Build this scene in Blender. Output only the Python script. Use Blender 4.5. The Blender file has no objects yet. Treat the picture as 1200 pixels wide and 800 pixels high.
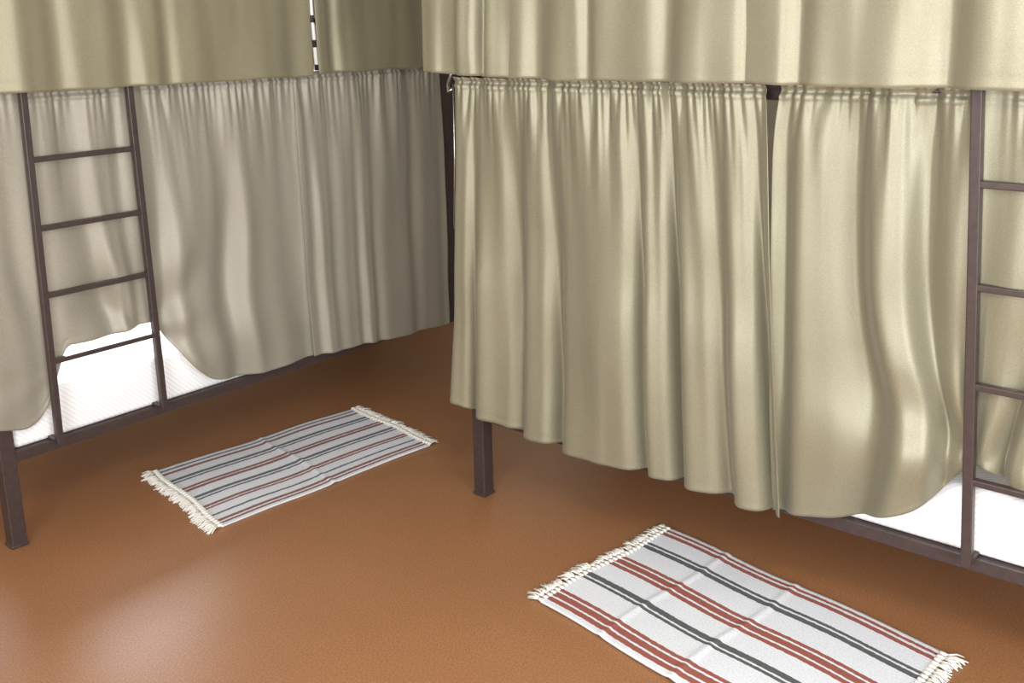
import bpy, math, random
from mathutils import Vector, Matrix, noise
random.seed(4)
S=bpy.context.scene
S.view_settings.view_transform='Standard'
S.view_settings.look='None'

# ---------------------------------------------------------------- helpers
def link(ob,parent=None):
    S.collection.objects.link(ob)
    if parent: ob.parent=parent
    return ob
def mesh_obj(name,verts,faces,mats=(),parent=None,smooth=False):
    me=bpy.data.meshes.new(name); me.from_pydata(verts,[],faces); me.update()
    for m in mats: me.materials.append(m)
    if smooth:
        for p in me.polygons: p.use_smooth=True
    return link(bpy.data.objects.new(name,me),parent)
def empty(name,loc=(0,0,0)):
    e=bpy.data.objects.new(name,None); e.location=loc; e.empty_display_size=.1
    return link(e)
class MB:
    def __init__(s): s.v=[];s.f=[];s.m=[]
    def box(s,a,b,mi=0):
        x0,y0,z0=a;x1,y1,z1=b;n=len(s.v)
        s.v+=[(x0,y0,z0),(x1,y0,z0),(x1,y1,z0),(x0,y1,z0),(x0,y0,z1),(x1,y0,z1),(x1,y1,z1),(x0,y1,z1)]
        s.f+=[tuple(n+i for i in q) for q in ((0,3,2,1),(4,5,6,7),(0,1,5,4),(1,2,6,5),(2,3,7,6),(3,0,4,7))]; s.m+=[mi]*6
    def bar(s,p,q,w,d,up=(0,0,1),mi=0):
        p=Vector(p);q=Vector(q);ax=(q-p).normalized();up=Vector(up)
        a=ax.cross(up)
        if a.length<1e-1: a=ax.cross(Vector((1,0,0)))
        a.normalize(); b=a.cross(ax).normalized();n=len(s.v)
        for c in (p,q):
            for i,j in ((-1,-1),(1,-1),(1,1),(-1,1)): s.v.append(tuple(c+a*i*w/2+b*j*d/2))
        s.f+=[tuple(n+i for i in t) for t in ((0,1,2,3),(7,6,5,4),(0,4,5,1),(1,5,6,2),(2,6,7,3),(3,7,4,0))]; s.m+=[mi]*6
    def tube(s,pts,r,seg=8,mi=0,taper=1.0):
        n0=len(s.v); pts=[Vector(p) for p in pts]
        for k,p in enumerate(pts):
            t=(pts[min(k+1,len(pts)-1)]-pts[max(k-1,0)]).normalized()
            a=t.cross(Vector((0,0,1)))
            if a.length<1e-1: a=t.cross(Vector((1,0,0)))
            a.normalize(); b=t.cross(a); rr=r*(1+(taper-1)*k/max(1,len(pts)-1))
            for i in range(seg):
                an=2*math.pi*i/seg; s.v.append(tuple(p+a*math.cos(an)*rr+b*math.sin(an)*rr))
        for k in range(len(pts)-1):
            for i in range(seg):
                j=(i+1)%seg; s.f.append((n0+k*seg+i,n0+k*seg+j,n0+(k+1)*seg+j,n0+(k+1)*seg+i)); s.m.append(mi)
        s.f.append(tuple(n0+i for i in range(seg))[::-1]); s.m.append(mi)
        e=n0+(len(pts)-1)*seg; s.f.append(tuple(e+i for i in range(seg))); s.m.append(mi)
    def obj(s,name,mats,parent=None,bevel=0,smooth=False):
        o=mesh_obj(name,s.v,s.f,mats,parent,smooth)
        for p,m in zip(o.data.polygons,s.m): p.material_index=m
        if bevel:
            b=o.modifiers.new('b','BEVEL'); b.width=bevel; b.segments=2; b.limit_method='ANGLE'
        return o

def new_mat(name):
    m=bpy.data.materials.new(name); m.use_nodes=True
    return m,m.node_tree.nodes,m.node_tree.links,m.node_tree.nodes['Principled BSDF']
def simple(name,col,rough=.5,metal=0,nscale=40,var=.08,bump=.05):
    m,N,L,B=new_mat(name)
    tc=N.new('ShaderNodeTexCoord'); no=N.new('ShaderNodeTexNoise'); no.inputs['Scale'].default_value=nscale; no.inputs['Detail'].default_value=4
    L.new(tc.outputs['Object'],no.inputs['Vector'])
    r=N.new('ShaderNodeValToRGB'); r.color_ramp.elements[0].position=.3; r.color_ramp.elements[1].position=.7
    r.color_ramp.elements[0].color=(*[c*(1-var) for c in col],1); r.color_ramp.elements[1].color=(*[min(1,c*(1+var)) for c in col],1)
    L.new(no.outputs['Fac'],r.inputs['Fac']); L.new(r.outputs['Color'],B.inputs['Base Color'])
    b=N.new('ShaderNodeBump'); b.inputs['Strength'].default_value=bump; b.inputs['Distance'].default_value=.002
    L.new(no.outputs['Fac'],b.inputs['Height']); L.new(b.outputs['Normal'],B.inputs['Normal'])
    B.inputs['Roughness'].default_value=rough; B.inputs['Metallic'].default_value=metal
    return m

# ---------------------------------------------------------------- materials
def mat_floor():
    m,N,L,B=new_mat('linoleum_orange_brown')
    tc=N.new('ShaderNodeTexCoord')
    n1=N.new('ShaderNodeTexNoise'); n1.inputs['Scale'].default_value=170; n1.inputs['Detail'].default_value=3
    n2=N.new('ShaderNodeTexNoise'); n2.inputs['Scale'].default_value=3; n2.inputs['Detail'].default_value=3
    L.new(tc.outputs['Object'],n1.inputs['Vector']); L.new(tc.outputs['Object'],n2.inputs['Vector'])
    r=N.new('ShaderNodeValToRGB'); e=r.color_ramp.elements
    e[0].position=.34; e[0].color=(.262,.114,.046,1); e[1].position=.66; e[1].color=(.385,.184,.080,1)
    L.new(n1.outputs['Fac'],r.inputs['Fac'])
    mx=N.new('ShaderNodeMixRGB'); mx.blend_type='MULTIPLY'; mx.inputs['Fac'].default_value=.3
    r2=N.new('ShaderNodeValToRGB'); r2.color_ramp.elements[0].position=.3;r2.color_ramp.elements[0].color=(.78,.76,.74,1); r2.color_ramp.elements[1].position=.7
    L.new(n2.outputs['Fac'],r2.inputs['Fac']); L.new(r.outputs['Color'],mx.inputs['Color1']); L.new(r2.outputs['Color'],mx.inputs['Color2'])
    L.new(mx.outputs['Color'],B.inputs['Base Color'])
    b=N.new('ShaderNodeBump'); b.inputs['Strength'].default_value=.12; b.inputs['Distance'].default_value=.001
    L.new(n1.outputs['Fac'],b.inputs['Height']); L.new(b.outputs['Normal'],B.inputs['Normal'])
    B.inputs['Roughness'].default_value=.42; B.inputs['Specular IOR Level'].default_value=.65
    return m
def mat_satin(name,col,metal=.36,rough=.43):
    m,N,L,B=new_mat(name)
    tc=N.new('ShaderNodeTexCoord')
    mp=N.new('ShaderNodeMapping'); mp.inputs['Scale'].default_value=(260,260,700)
    L.new(tc.outputs['Object'],mp.inputs['Vector'])
    n1=N.new('ShaderNodeTexNoise'); n1.inputs['Scale'].default_value=1; n1.inputs['Detail'].default_value=2
    L.new(mp.outputs['Vector'],n1.inputs['Vector'])
    r=N.new('ShaderNodeValToRGB'); e=r.color_ramp.elements
    e[0].position=.3; e[0].color=(*[c*.84 for c in col],1); e[1].position=.7; e[1].color=(*[c*1.14 for c in col],1)
    L.new(n1.outputs['Fac'],r.inputs['Fac']); L.new(r.outputs['Color'],B.inputs['Base Color'])
    b=N.new('ShaderNodeBump'); b.inputs['Strength'].default_value=.15; b.inputs['Distance'].default_value=.0006
    L.new(n1.outputs['Fac'],b.inputs['Height']); L.new(b.outputs['Normal'],B.inputs['Normal'])
    B.inputs['Metallic'].default_value=metal; B.inputs['Roughness'].default_value=rough
    B.inputs['Sheen Weight'].default_value=.12; B.inputs['Sheen Roughness'].default_value=.5
    t=N.new('ShaderNodeBsdfTranslucent'); L.new(r.outputs['Color'],t.inputs['Color'])
    mx=N.new('ShaderNodeMixShader'); mx.inputs[0].default_value=.07
    L.new(B.outputs[0],mx.inputs[1]); L.new(t.outputs[0],mx.inputs[2]); L.new(mx.outputs[0],N['Material Output'].inputs['Surface'])
    return m
W_=(.74,.77,.82)
def mat_rug(name,R,K,st):
    m,N,L,B=new_mat(name)
    uv=N.new('ShaderNodeUVMap'); sp=N.new('ShaderNodeSeparateXYZ'); L.new(uv.outputs['UV'],sp.inputs['Vector'])
    r=N.new('ShaderNodeValToRGB'); r.color_ramp.interpolation='CONSTANT'; cr=r.color_ramp
    pal={'W':W_,'R':R,'K':K}
    cr.elements[0].position=0; cr.elements[0].color=(*pal[st[0][1]],1)
    cr.elements[1].position=st[1][0]; cr.elements[1].color=(*pal[st[1][1]],1)
    for p,c in st[2:]:
        e=cr.elements.new(p); e.color=(*pal[c],1)
    # slightly wobbly weft
    nw=N.new('ShaderNodeTexNoise'); nw.inputs['Scale'].default_value=60; L.new(uv.outputs['UV'],nw.inputs['Vector'])
    ma=N.new('ShaderNodeMath'); ma.operation='MULTIPLY_ADD'; ma.inputs[1].default_value=.010; L.new(nw.outputs['Fac'],ma.inputs[0]); L.new(sp.outputs['Y'],ma.inputs[2])
    L.new(ma.outputs[0],r.inputs['Fac'])
    mp=N.new('ShaderNodeMapping'); mp.inputs['Scale'].default_value=(190,110,1); L.new(uv.outputs['UV'],mp.inputs['Vector'])
    n=N.new('ShaderNodeTexNoise'); n.inputs['Scale'].default_value=1; n.inputs['Detail'].default_value=2; L.new(mp.outputs['Vector'],n.inputs['Vector'])
    mx=N.new('ShaderNodeMixRGB'); mx.blend_type='MULTIPLY'; mx.inputs['Fac'].default_value=.4
    L.new(r.outputs['Color'],mx.inputs['Color1'])
    r3=N.new('ShaderNodeValToRGB'); r3.color_ramp.elements[0].position=.3; r3.color_ramp.elements[0].color=(.6,.6,.6,1); r3.color_ramp.elements[1].position=.6
    L.new(n.outputs['Fac'],r3.inputs['Fac']); L.new(r3.outputs['Color'],mx.inputs['Color2'])
    L.new(mx.outputs['Color'],B.inputs['Base Color'])
    b=N.new('ShaderNodeBump'); b.inputs['Strength'].default_value=.5; b.inputs['Distance'].default_value=.002
    L.new(n.outputs['Fac'],b.inputs['Height']); L.new(b.outputs['Normal'],B.inputs['Normal'])
    B.inputs['Roughness'].default_value=.95; B.inputs['Specular IOR Level'].default_value=.1
    return m
def mat_sheet():
    m,N,L,B=new_mat('white_ribbed_sheet')
    tc=N.new('ShaderNodeTexCoord'); w=N.new('ShaderNodeTexWave'); w.inputs['Scale'].default_value=32; w.inputs['Distortion'].default_value=.6
    w.bands_direction='DIAGONAL'
    L.new(tc.outputs['Object'],w.inputs['Vector'])
    r=N.new('ShaderNodeValToRGB'); r.color_ramp.elements[0].color=(.80,.82,.84,1); r.color_ramp.elements[1].color=(.92,.93,.95,1)
    L.new(w.outputs['Fac'],r.inputs['Fac']); L.new(r.outputs['Color'],B.inputs['Base Color'])
    b=N.new('ShaderNodeBump'); b.inputs['Strength'].default_value=.12; b.inputs['Distance'].default_value=.003
    L.new(w.outputs['Fac'],b.inputs['Height']); L.new(b.outputs['Normal'],B.inputs['Normal'])
    B.inputs['Roughness'].default_value=.8
    return m
def mat_gap_bands():
    m,N,L,B=new_mat('gap_bands_black_white')  # bright gap and dark rails put into bands of colour
    tc=N.new('ShaderNodeTexCoord'); sp=N.new('ShaderNodeSeparateXYZ'); L.new(tc.outputs['Object'],sp.inputs['Vector'])
    mu=N.new('ShaderNodeMath'); mu.operation='MULTIPLY'; mu.inputs[1].default_value=10.5; L.new(sp.outputs['Z'],mu.inputs[0])
    fr=N.new('ShaderNodeMath'); fr.operation='FRACT'; L.new(mu.outputs[0],fr.inputs[0])
    r=N.new('ShaderNodeValToRGB'); r.color_ramp.interpolation='CONSTANT'; r.color_ramp.elements[0].color=(.02,.02,.02,1); r.color_ramp.elements[1].position=.3; r.color_ramp.elements[1].color=(.9,.9,.88,1)
    L.new(fr.outputs[0],r.inputs['Fac']); L.new(r.outputs['Color'],B.inputs['Base Color']); return m
M_floor=mat_floor()
M_sat=mat_satin('satin_khaki',(.268,.250,.172),.34,.43)
M_sat3=mat_satin('satin_khaki_upper',(.292,.272,.186),.30,.45)
M_satL=mat_satin('satin_olive_upper',(.30,.275,.18),.25,.47)
M_sat2=mat_satin('satin_khaki_shade_grey',(.345,.320,.258),.16,.48)  # same satin, grey of the left side's shade put into its colour
M_rug=mat_rug('rug_striped_cotton',(.32,.11,.085),(.115,.12,.12),
 [(0,'W'),(.03,'R'),(.05,'W'),(.065,'R'),(.09,'W'),(.20,'K'),(.222,'W'),(.234,'K'),(.262,'W'),(.40,'R'),(.425,'W'),(.437,'R'),(.475,'W'),(.487,'R'),(.512,'W'),(.64,'K'),(.672,'W'),(.684,'K'),(.706,'W'),(.85,'R'),(.875,'W'),(.885,'R'),(.925,'W'),(.937,'R'),(.965,'W')])
M_rug2=mat_rug('rug_striped_cotton_faded',(.27,.14,.13),(.15,.165,.19),
 [(0,'W'),(.04,'K'),(.06,'W'),(.09,'R'),(.12,'W'),(.21,'K'),(.24,'W'),(.255,'K'),(.275,'W'),(.37,'R'),(.395,'W'),(.41,'R'),(.44,'W'),(.53,'K'),(.56,'W'),(.575,'K'),(.595,'W'),(.69,'R'),(.715,'W'),(.73,'R'),(.75,'W'),(.83,'K'),(.85,'W'),(.91,'R'),(.935,'W'),(.95,'R'),(.97,'W')])
M_fr=simple('rug_fringe_cream',(.82,.80,.74),.95,0,200,.1,.2)
M_sheet=mat_sheet()
M_steel=simple('brown_painted_steel',(.056,.038,.036),.38,.1,60,.15,.05)
M_chrome=simple('bare_steel',(.7,.7,.7),.25,1)
M_wall=simple('wall_painted',(.62,.57,.47),.85,0,12,.04,.1)
M_ceil=simple('ceiling_paint',(.8,.79,.75),.9)
M_base=simple('baseboard_wood',(.16,.075,.04),.5)
M_white=simple('window_frame_white',(.85,.85,.85),.4)
M_slat=simple('slat_pine',(.5,.36,.2),.6)
M_gap=mat_gap_bands()

# ---------------------------------------------------------------- room
X0,X1,Y0,Y1,HC=-1.5,4.35,-1.6,4.38,2.75
T=.12
b=MB(); b.box((X0-T,Y0-T,-.1),(X1+T,Y1+T,0)); b.obj('floor',[M_floor])
b=MB(); b.box((X0-T,Y0-T,HC),(X1+T,Y1+T,HC+.1)); b.obj('ceiling',[M_ceil])
def wall(name,axis,c0,c1,a0,a1,win=None):
    b=MB()
    def bx(p0,p1,z0,z1):
        if axis=='x': b.box((c0,p0,z0),(c1,p1,z1))
        else: b.box((p0,c0,z0),(p1,c1,z1))
    if win:
        w0,w1,z0,z1=win
        bx(a0,w0,0,HC); bx(w1,a1,0,HC); bx(w0,w1,0,z0); bx(w0,w1,z1,HC)
    else: bx(a0,a1,0,HC)
    b.obj(name,[M_wall])
WL=(-1.1,1.3,.8,2.3)     # left wall window (y range, z range)
WB=(1.5,3.2,.75,2.15)    # back wall window behind bunk
WN=(-.6,1.4,.8,2.3)      # near wall opening, unseen window added to brighten the left bunk
wall('wall_left','x',X0-T,X0,Y0-T,Y1+T,WL)
wall('wall_right','x',X1,X1+T,Y0-T,Y1+T)
wall('wall_near','y',Y0-T,Y0,X0,X1,WN)
wall('wall_back','y',Y1,Y1+T,X0,X1,WB)
def window(name,axis,c,w):
    w0,w1,z0,z1=w; b=MB(); f=.05
    def bar(p0,z0_,p1,z1_):
        if axis=='x': b.box((c-.03,p0,z0_),(c+.03,p1,z1_))
        else: b.box((p0,c-.03,z0_),(p1,c+.03,z1_))
    bar(w0,z0,w1,z0+f);bar(w0,z1-f,w1,z1);bar(w0,z0,w0+f,z1);bar(w1-f,z0,w1,z1)
    mid=(w0+w1)/2; bar(mid-.03,z0,mid+.03,z1)
    b.obj(name,[M_white],bevel=.004)
window('window_1','x',X0-T/2,WL); window('window_2','y',Y1+T/2,WB); window('window_added','y',Y0-T/2,WN)
for nm,a,c in (('baseboard_left',(X0,Y0,0),(X0+.015,Y1,.07)),('baseboard_right',(X1-.015,Y0,0),(X1,Y1,.07)),
               ('baseboard_back',(X0+.015,Y1-.015,0),(X1-.015,Y1,.07)),('baseboard_near',(X0+.015,Y0,0),(X1-.015,Y0+.015,.07))):
    b=MB(); b.box(a,c); b.obj(nm,[M_base],bevel=.003)

# ---------------------------------------------------------------- bunk beds
ZR=.315; ZU=1.50; ZT=2.36
def mapL(L,out,z):   # left bed : front plane Y=3.39
    return (L,3.39-out,z)
def mapR(L,out,z):   # right bed: front plane X=2.60
    return (2.60-out,L,z)
def soft_box(name,mp,l0,l1,o0,o1,z0,z1,mat,parent,r=.04):
    b=MB(); p=mp(l0,o0,z0); q=mp(l1,o1,z1)
    b.box(tuple(min(i,j) for i,j in zip(p,q)),tuple(max(i,j) for i,j in zip(p,q)))
    o=b.obj(name,[mat],parent)
    m=o.modifiers.new('b','BEVEL'); m.width=r; m.segments=5
    for f in o.data.polygons: f.use_smooth=True
    return o
def bunk(mp,l0,l1,dep=.84,shade_strip=None):
    root=empty('bunk_bed')
    b=MB(); p=.052
    for l in (l0,l1):
        for o in (0,-dep): 
            b.bar(mp(l,o,0.004),mp(l,o,ZT+.02),p,p)
            b.bar(mp(l,o,0),mp(l,o,.012),p+.008,p+.008)
        for z in (ZR,ZU,ZU+.28,ZT): b.bar(mp(l,0,z),mp(l,-dep,z),.03,.04)
        for z in (ZR+.25,): b.bar(mp(l,0,z),mp(l,-dep,z),.025,.025)
    for o in (0,-dep):
        for z in (ZR,ZU): b.bar(mp(l0,o,z-.0),mp(l1,o,z-.0),.035,.04)
    b.bar(mp(l0,0,ZU+.22),mp(l1,0,ZU+.22),.025,.025)
    b.bar(mp(l0,0,ZU+.33),mp(l1,0,ZU+.33),.025,.025)
    if shade_strip:  # dark board added for the deep shade in the corner between the beds
        p0=mp(shade_strip[0],.022,ZR-.03); p1=mp(shade_strip[1],.034,ZU)
        b.box(tuple(min(i,j) for i,j in zip(p0,p1)),tuple(max(i,j) for i,j in zip(p0,p1)))
    b.obj('frame',[M_steel],root,bevel=.004)
    b=MB()
    for k in range(13):
        l=l0+.1+(l1-l0-.2)*k/12
        for z in (ZR,ZU): b.bar(mp(l,-.02,z+.0),mp(l,-dep+.02,z+.0),.06,.012)
    b.obj('slats',[M_slat],root,bevel=.002)
    soft_box('mattress_lower',mp,l0+.03,l1-.03,.006,-dep+.03,ZR+.02,ZR+.20,M_sheet,root,.02)
    soft_box('mattress_upper',mp,l0+.03,l1-.03,-.02,-dep+.03,ZU+.02,ZU+.16,M_sheet,root)
    b=MB()
    b.tube([mp(l0-.13,.026,1.515),mp(l1+.05,.026,1.515)],.005)
    b.tube([mp(l0-.13,.10,ZT-.03),mp(l1+.05,.10,ZT-.03)],.008)
    for l in (l0,l1):
        b.bar(mp(l,0,1.515),mp(l,.03,1.515),.01,.01); b.bar(mp(l,0,ZT-.03),mp(l,.105,ZT-.03),.01,.01)
    b.obj('curtain_rods',[M_steel],root,smooth=True)
    return root
bedL=bunk(mapL,1.33,3.64,.84,(3.40,3.62))
bedR=bunk(mapR,.27,2.39,.95)

def ladder(mp,b0,t0,b1,t1,rungs,root,w=.024,out=.068):
    b=MB(); z0,z1=ZR+.02,1.80
    def at(z,bb,tt): return bb+(tt-bb)*(z-.33)/(1.53-.33)
    for bb,tt in ((b0,t0),(b1,t1)):
        b.bar(mp(at(z0,bb,tt),out,z0),mp(at(z1,bb,tt),out,z1),w,w)
        for z in (z0+.008,1.72):
            l=at(z,bb,tt); b.bar(mp(l,out,z),mp(l,.0,z),.022,.012)
    for z in rungs:
        b.bar(mp(at(z,b0,t0),out,z),mp(at(z,b1,t1),out,z),.022,.017)
    return b.obj('ladder',[M_steel],root,bevel=.003)
ladder(mapL,1.486,1.508,1.883,1.873,(1.30,1.075,.85,.623,1.54),bedL,.023)
ladder(mapR,.677,.739,.277,.339,(1.305,1.057,.81,.563,1.55),bedR,.026)

# ---------------------------------------------------------------- curtains
def lin(pts,x):
    if x<=pts[0][0]: return pts[0][1]
    for (a,fa),(c,fc) in zip(pts,pts[1:]):
        if x<=c: return fa+(fc-fa)*(x-a)/(c-a)
    return pts[-1][1]
def interp(pts,x):
    return sum(lin(pts,x+o*.012)*w for o,w in ((-3,1),(-2,2),(-1,3),(0,4),(1,3),(2,2),(3,1)))/16
def sstep(x): x=max(0,min(1,x)); return x*x*(3-2*x)
def curtain(mp,st,sb,ztop,hem,folds,amp,seed,base,mat,pinch=None,flat=None,name='bed_curtain',nu=440,nv=150,bell=0.0,edge=0.0,bulge=None,gat=1.0):
    rnd=random.Random(seed)
    ph=[rnd.uniform(0,6.28) for _ in range(8)]
    verts=[];faces=[]
    def warp(u): return u+.055*math.sin(2*math.pi*u*1.3+ph[0])+.022*math.sin(2*math.pi*u*3.1+ph[1])
    Lw=abs(sb[1]-sb[0])
    for j in range(nv+1):
        v=j/nv
        for i in range(nu+1):
            u=i/nu
            s=(st[0]+(st[1]-st[0])*u)*(1-v)+(sb[0]+(sb[1]-sb[0])*u)*v
            s+=edge*(1-math.exp(-v/.12))*(1-u)**5
            h=interp(hem,sb[0]+(sb[1]-sb[0])*u)
            h+=.006*noise.noise(Vector((u*Lw*7,seed,3.3)))
            z=ztop-(ztop-h)*v
            dz=ztop-z
            w=warp(u)
            P=2*math.pi*folds*w+ph[2]+.35*math.sin(2.0*v+ph[3])
            mod=.62+.85*noise.noise(Vector((u*folds*.55+seed*3.3,v*.8,1.7)))
            mod=max(.25,mod)
            f1=math.sin(P)+.28*math.sin(2*P+.9)
            e1=noise.noise(Vector((u*Lw*9+seed*1.9,v*.9,5.1)))
            e2=noise.noise(Vector((u*Lw*19+seed*2.7,v*1.6,9.4)))
            a=amp*(.12+.88*min(1,dz/.7)**.8)
            d=a*(f1*mod+.85*e1)+gat*.017*e2*math.exp(-((dz-.10)/.34)**2)
            gath=math.exp(-max(0,dz-.03)/.09)
            gn=noise.noise(Vector((u*Lw*52+seed,dz*3,2.2)))
            d+=.018*gn*gath*gat
            if dz<.035: d+=.005*gat*math.cos(math.pi*dz/.0175)
            nn=noise.noise(Vector((s*2.6+seed,z*2.2,seed*.7)))
            n3=noise.noise(Vector((s*7+seed,z*4.5,seed*1.7)))
            d+=.014*nn*(.2+v)+.005*n3
            d+=bell*v*v
            if bulge:
                for (sc,zc,ws,wz,q) in bulge: d+=q*math.exp(-((s-sc)/ws)**2-((z-zc)/wz)**2)
            if flat:
                for (sf,wf,k) in flat:
                    q=math.exp(-((s-sf)/wf)**2); d=d*(1-k*q)
            dh=z-h
            if .020<dh<.030: d-=.0007
            s2=s+.30*amp*math.cos(P)*v*mod
            z2=z+(.006*gn*gat if j==0 else 0)
            if pinch:
                ew=sstep(min(u,1-u)*Lw/.30) 
                for (sp,zp,wp,hp,pull,dp,cr) in pinch:
                    g=math.exp(-((s-sp)/wp)**2)*math.exp(-((z-zp)/hp)**2)
                    s2+=(sp-s)*pull*g*ew
                    rr=math.hypot((s-sp),(z-zp)*.8)
                    ang=math.atan2(z-zp+.03,abs(s-sp)+.02)
                    d+=cr*math.sin(ang*7.5+rr*5+seed)*math.exp(-((rr-.22)/.14)**2)
                    d-=dp*math.exp(-((s-sp)/(wp*.3))**2)*math.exp(-((z-zp)/.2)**2)
            verts.append(mp(s2,base+d,z2))
    for j in range(nv):
        for i in range(nu):
            a=j*(nu+1)+i; faces.append((a,a+1,a+nu+2,a+nu+1))
    o=mesh_obj(name,verts,faces,[mat],None,True)
    m=o.modifiers.new('s','SOLIDIFY'); m.thickness=.0014
    return o

# left bunk, lower
curtain(mapL,(1.19,2.60),(1.19,2.625),1.522,[(1.19,.47),(1.30,.43),(1.39,.40),(1.45,.43),(1.50,.66),(1.70,.655),(1.90,.665),(1.96,.60),(2.03,.47),(2.12,.39),(2.27,.348),(2.62,.338)],
        6.5,.020,11,.042,M_sat2,pinch=[(1.47,.62,.12,.2,.2,.006,.003),(1.87,.63,.40,.26,.30,.010,.010)],flat=[(1.49,.09,.75),(1.88,.07,.75)],bulge=[(2.14,.50,.18,.13,.050)])
curtain(mapL,(2.585,3.43),(2.60,3.43),1.522,[(2.6,.345),(3.0,.315),(3.27,.298),(3.43,.285)],5.5,.014,5,.046,M_sat2)
# right bunk, lower
curtain(mapR,(2.42,1.275),(2.47,1.165),1.526,[(1.165,.325),(1.5,.325),(1.9,.325),(2.2,.325),(2.35,.35),(2.47,.40)],6.8,.041,23,.064,M_sat,bell=.02)
curtain(mapR,(1.235,.10),(1.185,.10),1.526,[(.10,.50),(.50,.56),(.60,.585),(.70,.60),(.77,.56),(.88,.45),(1.02,.35),(1.185,.315)],6.5,.042,31,.048,M_sat,
        pinch=[(.68,.60,.42,.27,.58,.012,.009)],flat=[(.70,.07,.85),(.31,.08,.85)],edge=.035,bulge=[(.95,.52,.16,.17,.040)])
# upper curtains
curtain(mapL,(1.19,2.64),(1.19,2.638),2.345,[(1.19,1.518),(2.64,1.508)],6,.016,41,.110,M_satL,nv=90)
curtain(mapL,(2.665,3.62),(2.668,3.60),2.345,[(2.66,1.515),(3.6,1.513)],5,.016,43,.110,M_satL,nv=90)
curtain(mapR,(2.50,2.10),(2.49,2.10),2.345,[(2.1,1.528),(2.49,1.543)],2.4,.022,51,.120,M_sat3,nv=90,nu=200)
curtain(mapR,(2.13,1.29),(2.13,1.28),2.345,[(1.28,1.528),(2.13,1.526)],3.5,.020,53,.108,M_sat3,nv=90)
curtain(mapR,(1.33,.10),(1.32,.10),2.345,[(.10,1.528),(1.33,1.528)],4.8,.034,57,.118,M_sat3,nv=90)

# added banded tube for the bright gap and dark rails between upper curtains
b=MB(); b.tube([mapL(2.652,.108,2.33),mapL(2.650,.112,2.0),mapL(2.654,.108,1.75),mapL(2.662,.11,1.53)],.008,10); b.obj('gap_bands',[M_gap],smooth=True)
# steel hook and wire on the post of the right bunk
b=MB(); b.tube([mapR(2.43,.03,1.56),mapR(2.445,.045,1.53),mapR(2.45,.055,1.50),mapR(2.44,.065,1.475),mapR(2.425,.06,1.485)],.005,8)
b.tube([mapR(2.43,.05,1.50),mapR(2.435,.05,1.25),mapR(2.45,.05,1.0)],.002,6); b.obj('steel_hook',[M_chrome],smooth=True)

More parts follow.
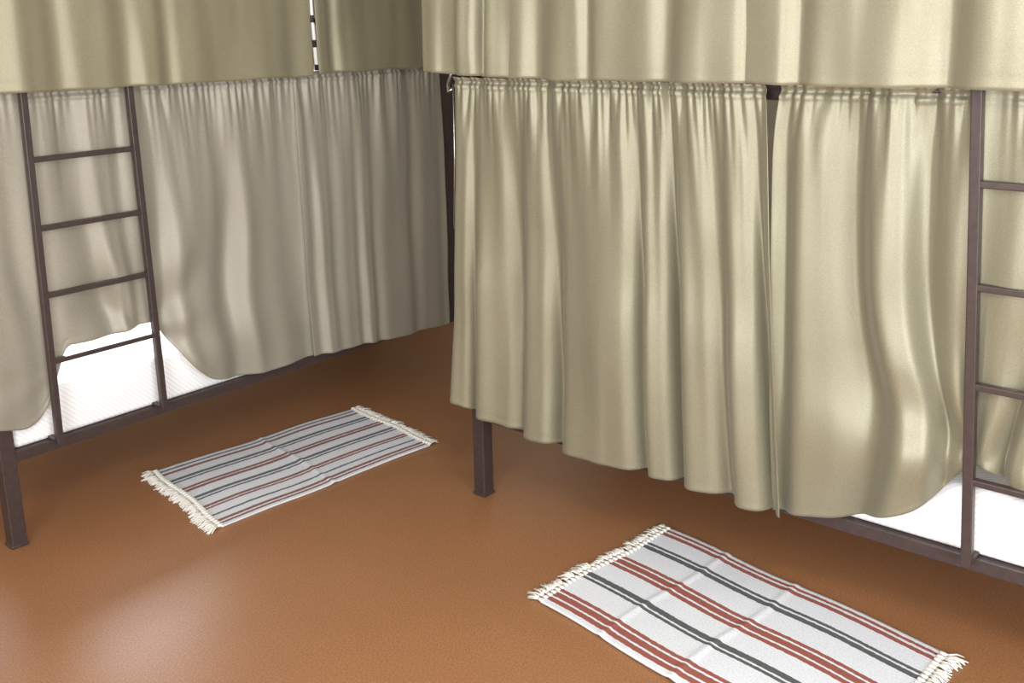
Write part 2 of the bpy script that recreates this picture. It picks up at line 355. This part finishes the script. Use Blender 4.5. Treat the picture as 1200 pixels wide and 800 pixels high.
# ---------------------------------------------------------------- rugs
def rug(A,D,C,Bc,seed,crease,mat):
    root=empty('striped_rug')
    A,D,C,Bc=[Vector((*p,0)) for p in (A,D,C,Bc)]
    nu,nv=160,90; verts=[];faces=[];uvs=[]
    def P(u,v):
        p=(A*(1-u)+D*u)*(1-v)+(Bc*(1-u)+C*u)*v
        n=noise.noise(Vector((p.x*4+seed,p.y*4,0)))
        h=.005+.0035*max(0,n+.2)
        for c in crease: h+=.004*math.exp(-((u-c)/.012)**2)
        p=p+ (D-A).normalized()*.006*math.sin(v*9+seed) + (Bc-A).normalized()*.005*math.sin(u*11+seed)
        p.z=h; return p
    for j in range(nv+1):
        for i in range(nu+1):
            verts.append(tuple(P(i/nu,j/nv))); uvs.append((i/nu,j/nv))
    for j in range(nv):
        for i in range(nu):
            a=j*(nu+1)+i; faces.append((a,a+nu+1,a+nu+2,a+1))
    o=mesh_obj('woven_body',verts,faces,[mat],root,True)
    uvl=o.data.uv_layers.new(name='UVMap')
    for l in o.data.loops: uvl.data[l.index].uv=uvs[l.vertex_index]
    m=o.modifiers.new('s','SOLIDIFY'); m.thickness=.004; m.offset=-1
    b=MB(); r=random.Random(seed)
    for u,sgn in ((0,-1),(1,1)):
        dr=(D-A).normalized()*sgn; side=(Bc-A).normalized()
        nk=34
        for k in range(nk):
            v=(k+.5)/nk; p=P(u,v); p.z=.009
            off=r.uniform(-.35,.35); Lh=r.uniform(.034,.06)
            b.tube([p-dr*.006,p+dr*.004,p+dr*.012],.0072,7,0,.8)
            for q in range(6):
                aa=off+(q-2.5)*.17+r.uniform(-.12,.12); di=(dr*math.cos(aa)+side*math.sin(aa))
                e=p+dr*.008
                m1=e+di*Lh*.5; m1.z=.008+r.uniform(0,.007); m2=e+di*Lh*r.uniform(.8,1.1)+side*r.uniform(-.006,.006); m2.z=.004
                b.tube([e,m1,m2],.003,5,0,.6)
    b.obj('fringe',[M_fr],root,smooth=True)
    return root
rug((1.94,3.54),(2.862,3.435),(2.792,2.86),(1.838,2.933),3,(.5,),M_rug2)
rug((2.633,.736),(2.776,1.693),(2.148,1.766),(2.005,.809),8,(.48,.75),M_rug)

# ---------------------------------------------------------------- lights
W=bpy.data.worlds.new('world'); S.world=W; W.use_nodes=True
bg=W.node_tree.nodes['Background']; bg.inputs[0].default_value=(.75,.86,1,1); bg.inputs[1].default_value=1.5
def area(name,loc,rot,sx,sy,e,col):
    l=bpy.data.lights.new(name,'AREA'); l.shape='RECTANGLE'; l.size=sx; l.size_y=sy; l.energy=e; l.color=col
    o=bpy.data.objects.new(name,l); o.location=loc; o.rotation_euler=rot; link(o); return o
area('daylight_window_left',(X0+.02,.1,1.55),(0,math.radians(-90),0),1.5,2.4,115,(.96,.98,1))
area('fill_near',(.4,Y0+.02,1.55),(math.radians(90),0,0),2.0,1.5,108,(.96,.98,1))  # added fill for the left bunk, grazes the right folds for contrast
area('daylight_window_back',(2.35,Y1-.02,1.08),(math.radians(-90),0,0),1.6,.6,46,(.9,.95,1))
area('ceiling_fill',(.6,.6,HC-.05),(0,0,0),.5,.5,25,(1,.98,.94))  # unseen lamp added to brighten the whole room

# ---------------------------------------------------------------- camera
p=math.radians(12.8); r=math.radians(1.28); th=math.radians(40.6)
F=Vector((math.cos(th),math.sin(th),0)); R=Vector((math.sin(th),-math.cos(th),0)); Z=Vector((0,0,1))
fw=F*math.cos(p)-Z*math.sin(p); U=F*math.sin(p)+Z*math.cos(p)
cx=R*math.cos(r)-U*math.sin(r); cy=R*math.sin(r)+U*math.cos(r)
M=Matrix((cx,cy,-fw)).transposed().to_4x4(); M.translation=(0,0,1.7)
cam=bpy.data.cameras.new('camera'); cam.sensor_width=36; cam.lens=36*1207/1200; cam.shift_y=-100/1200; cam.clip_start=.05
co=bpy.data.objects.new('camera',cam); link(co); co.matrix_world=M; S.camera=co
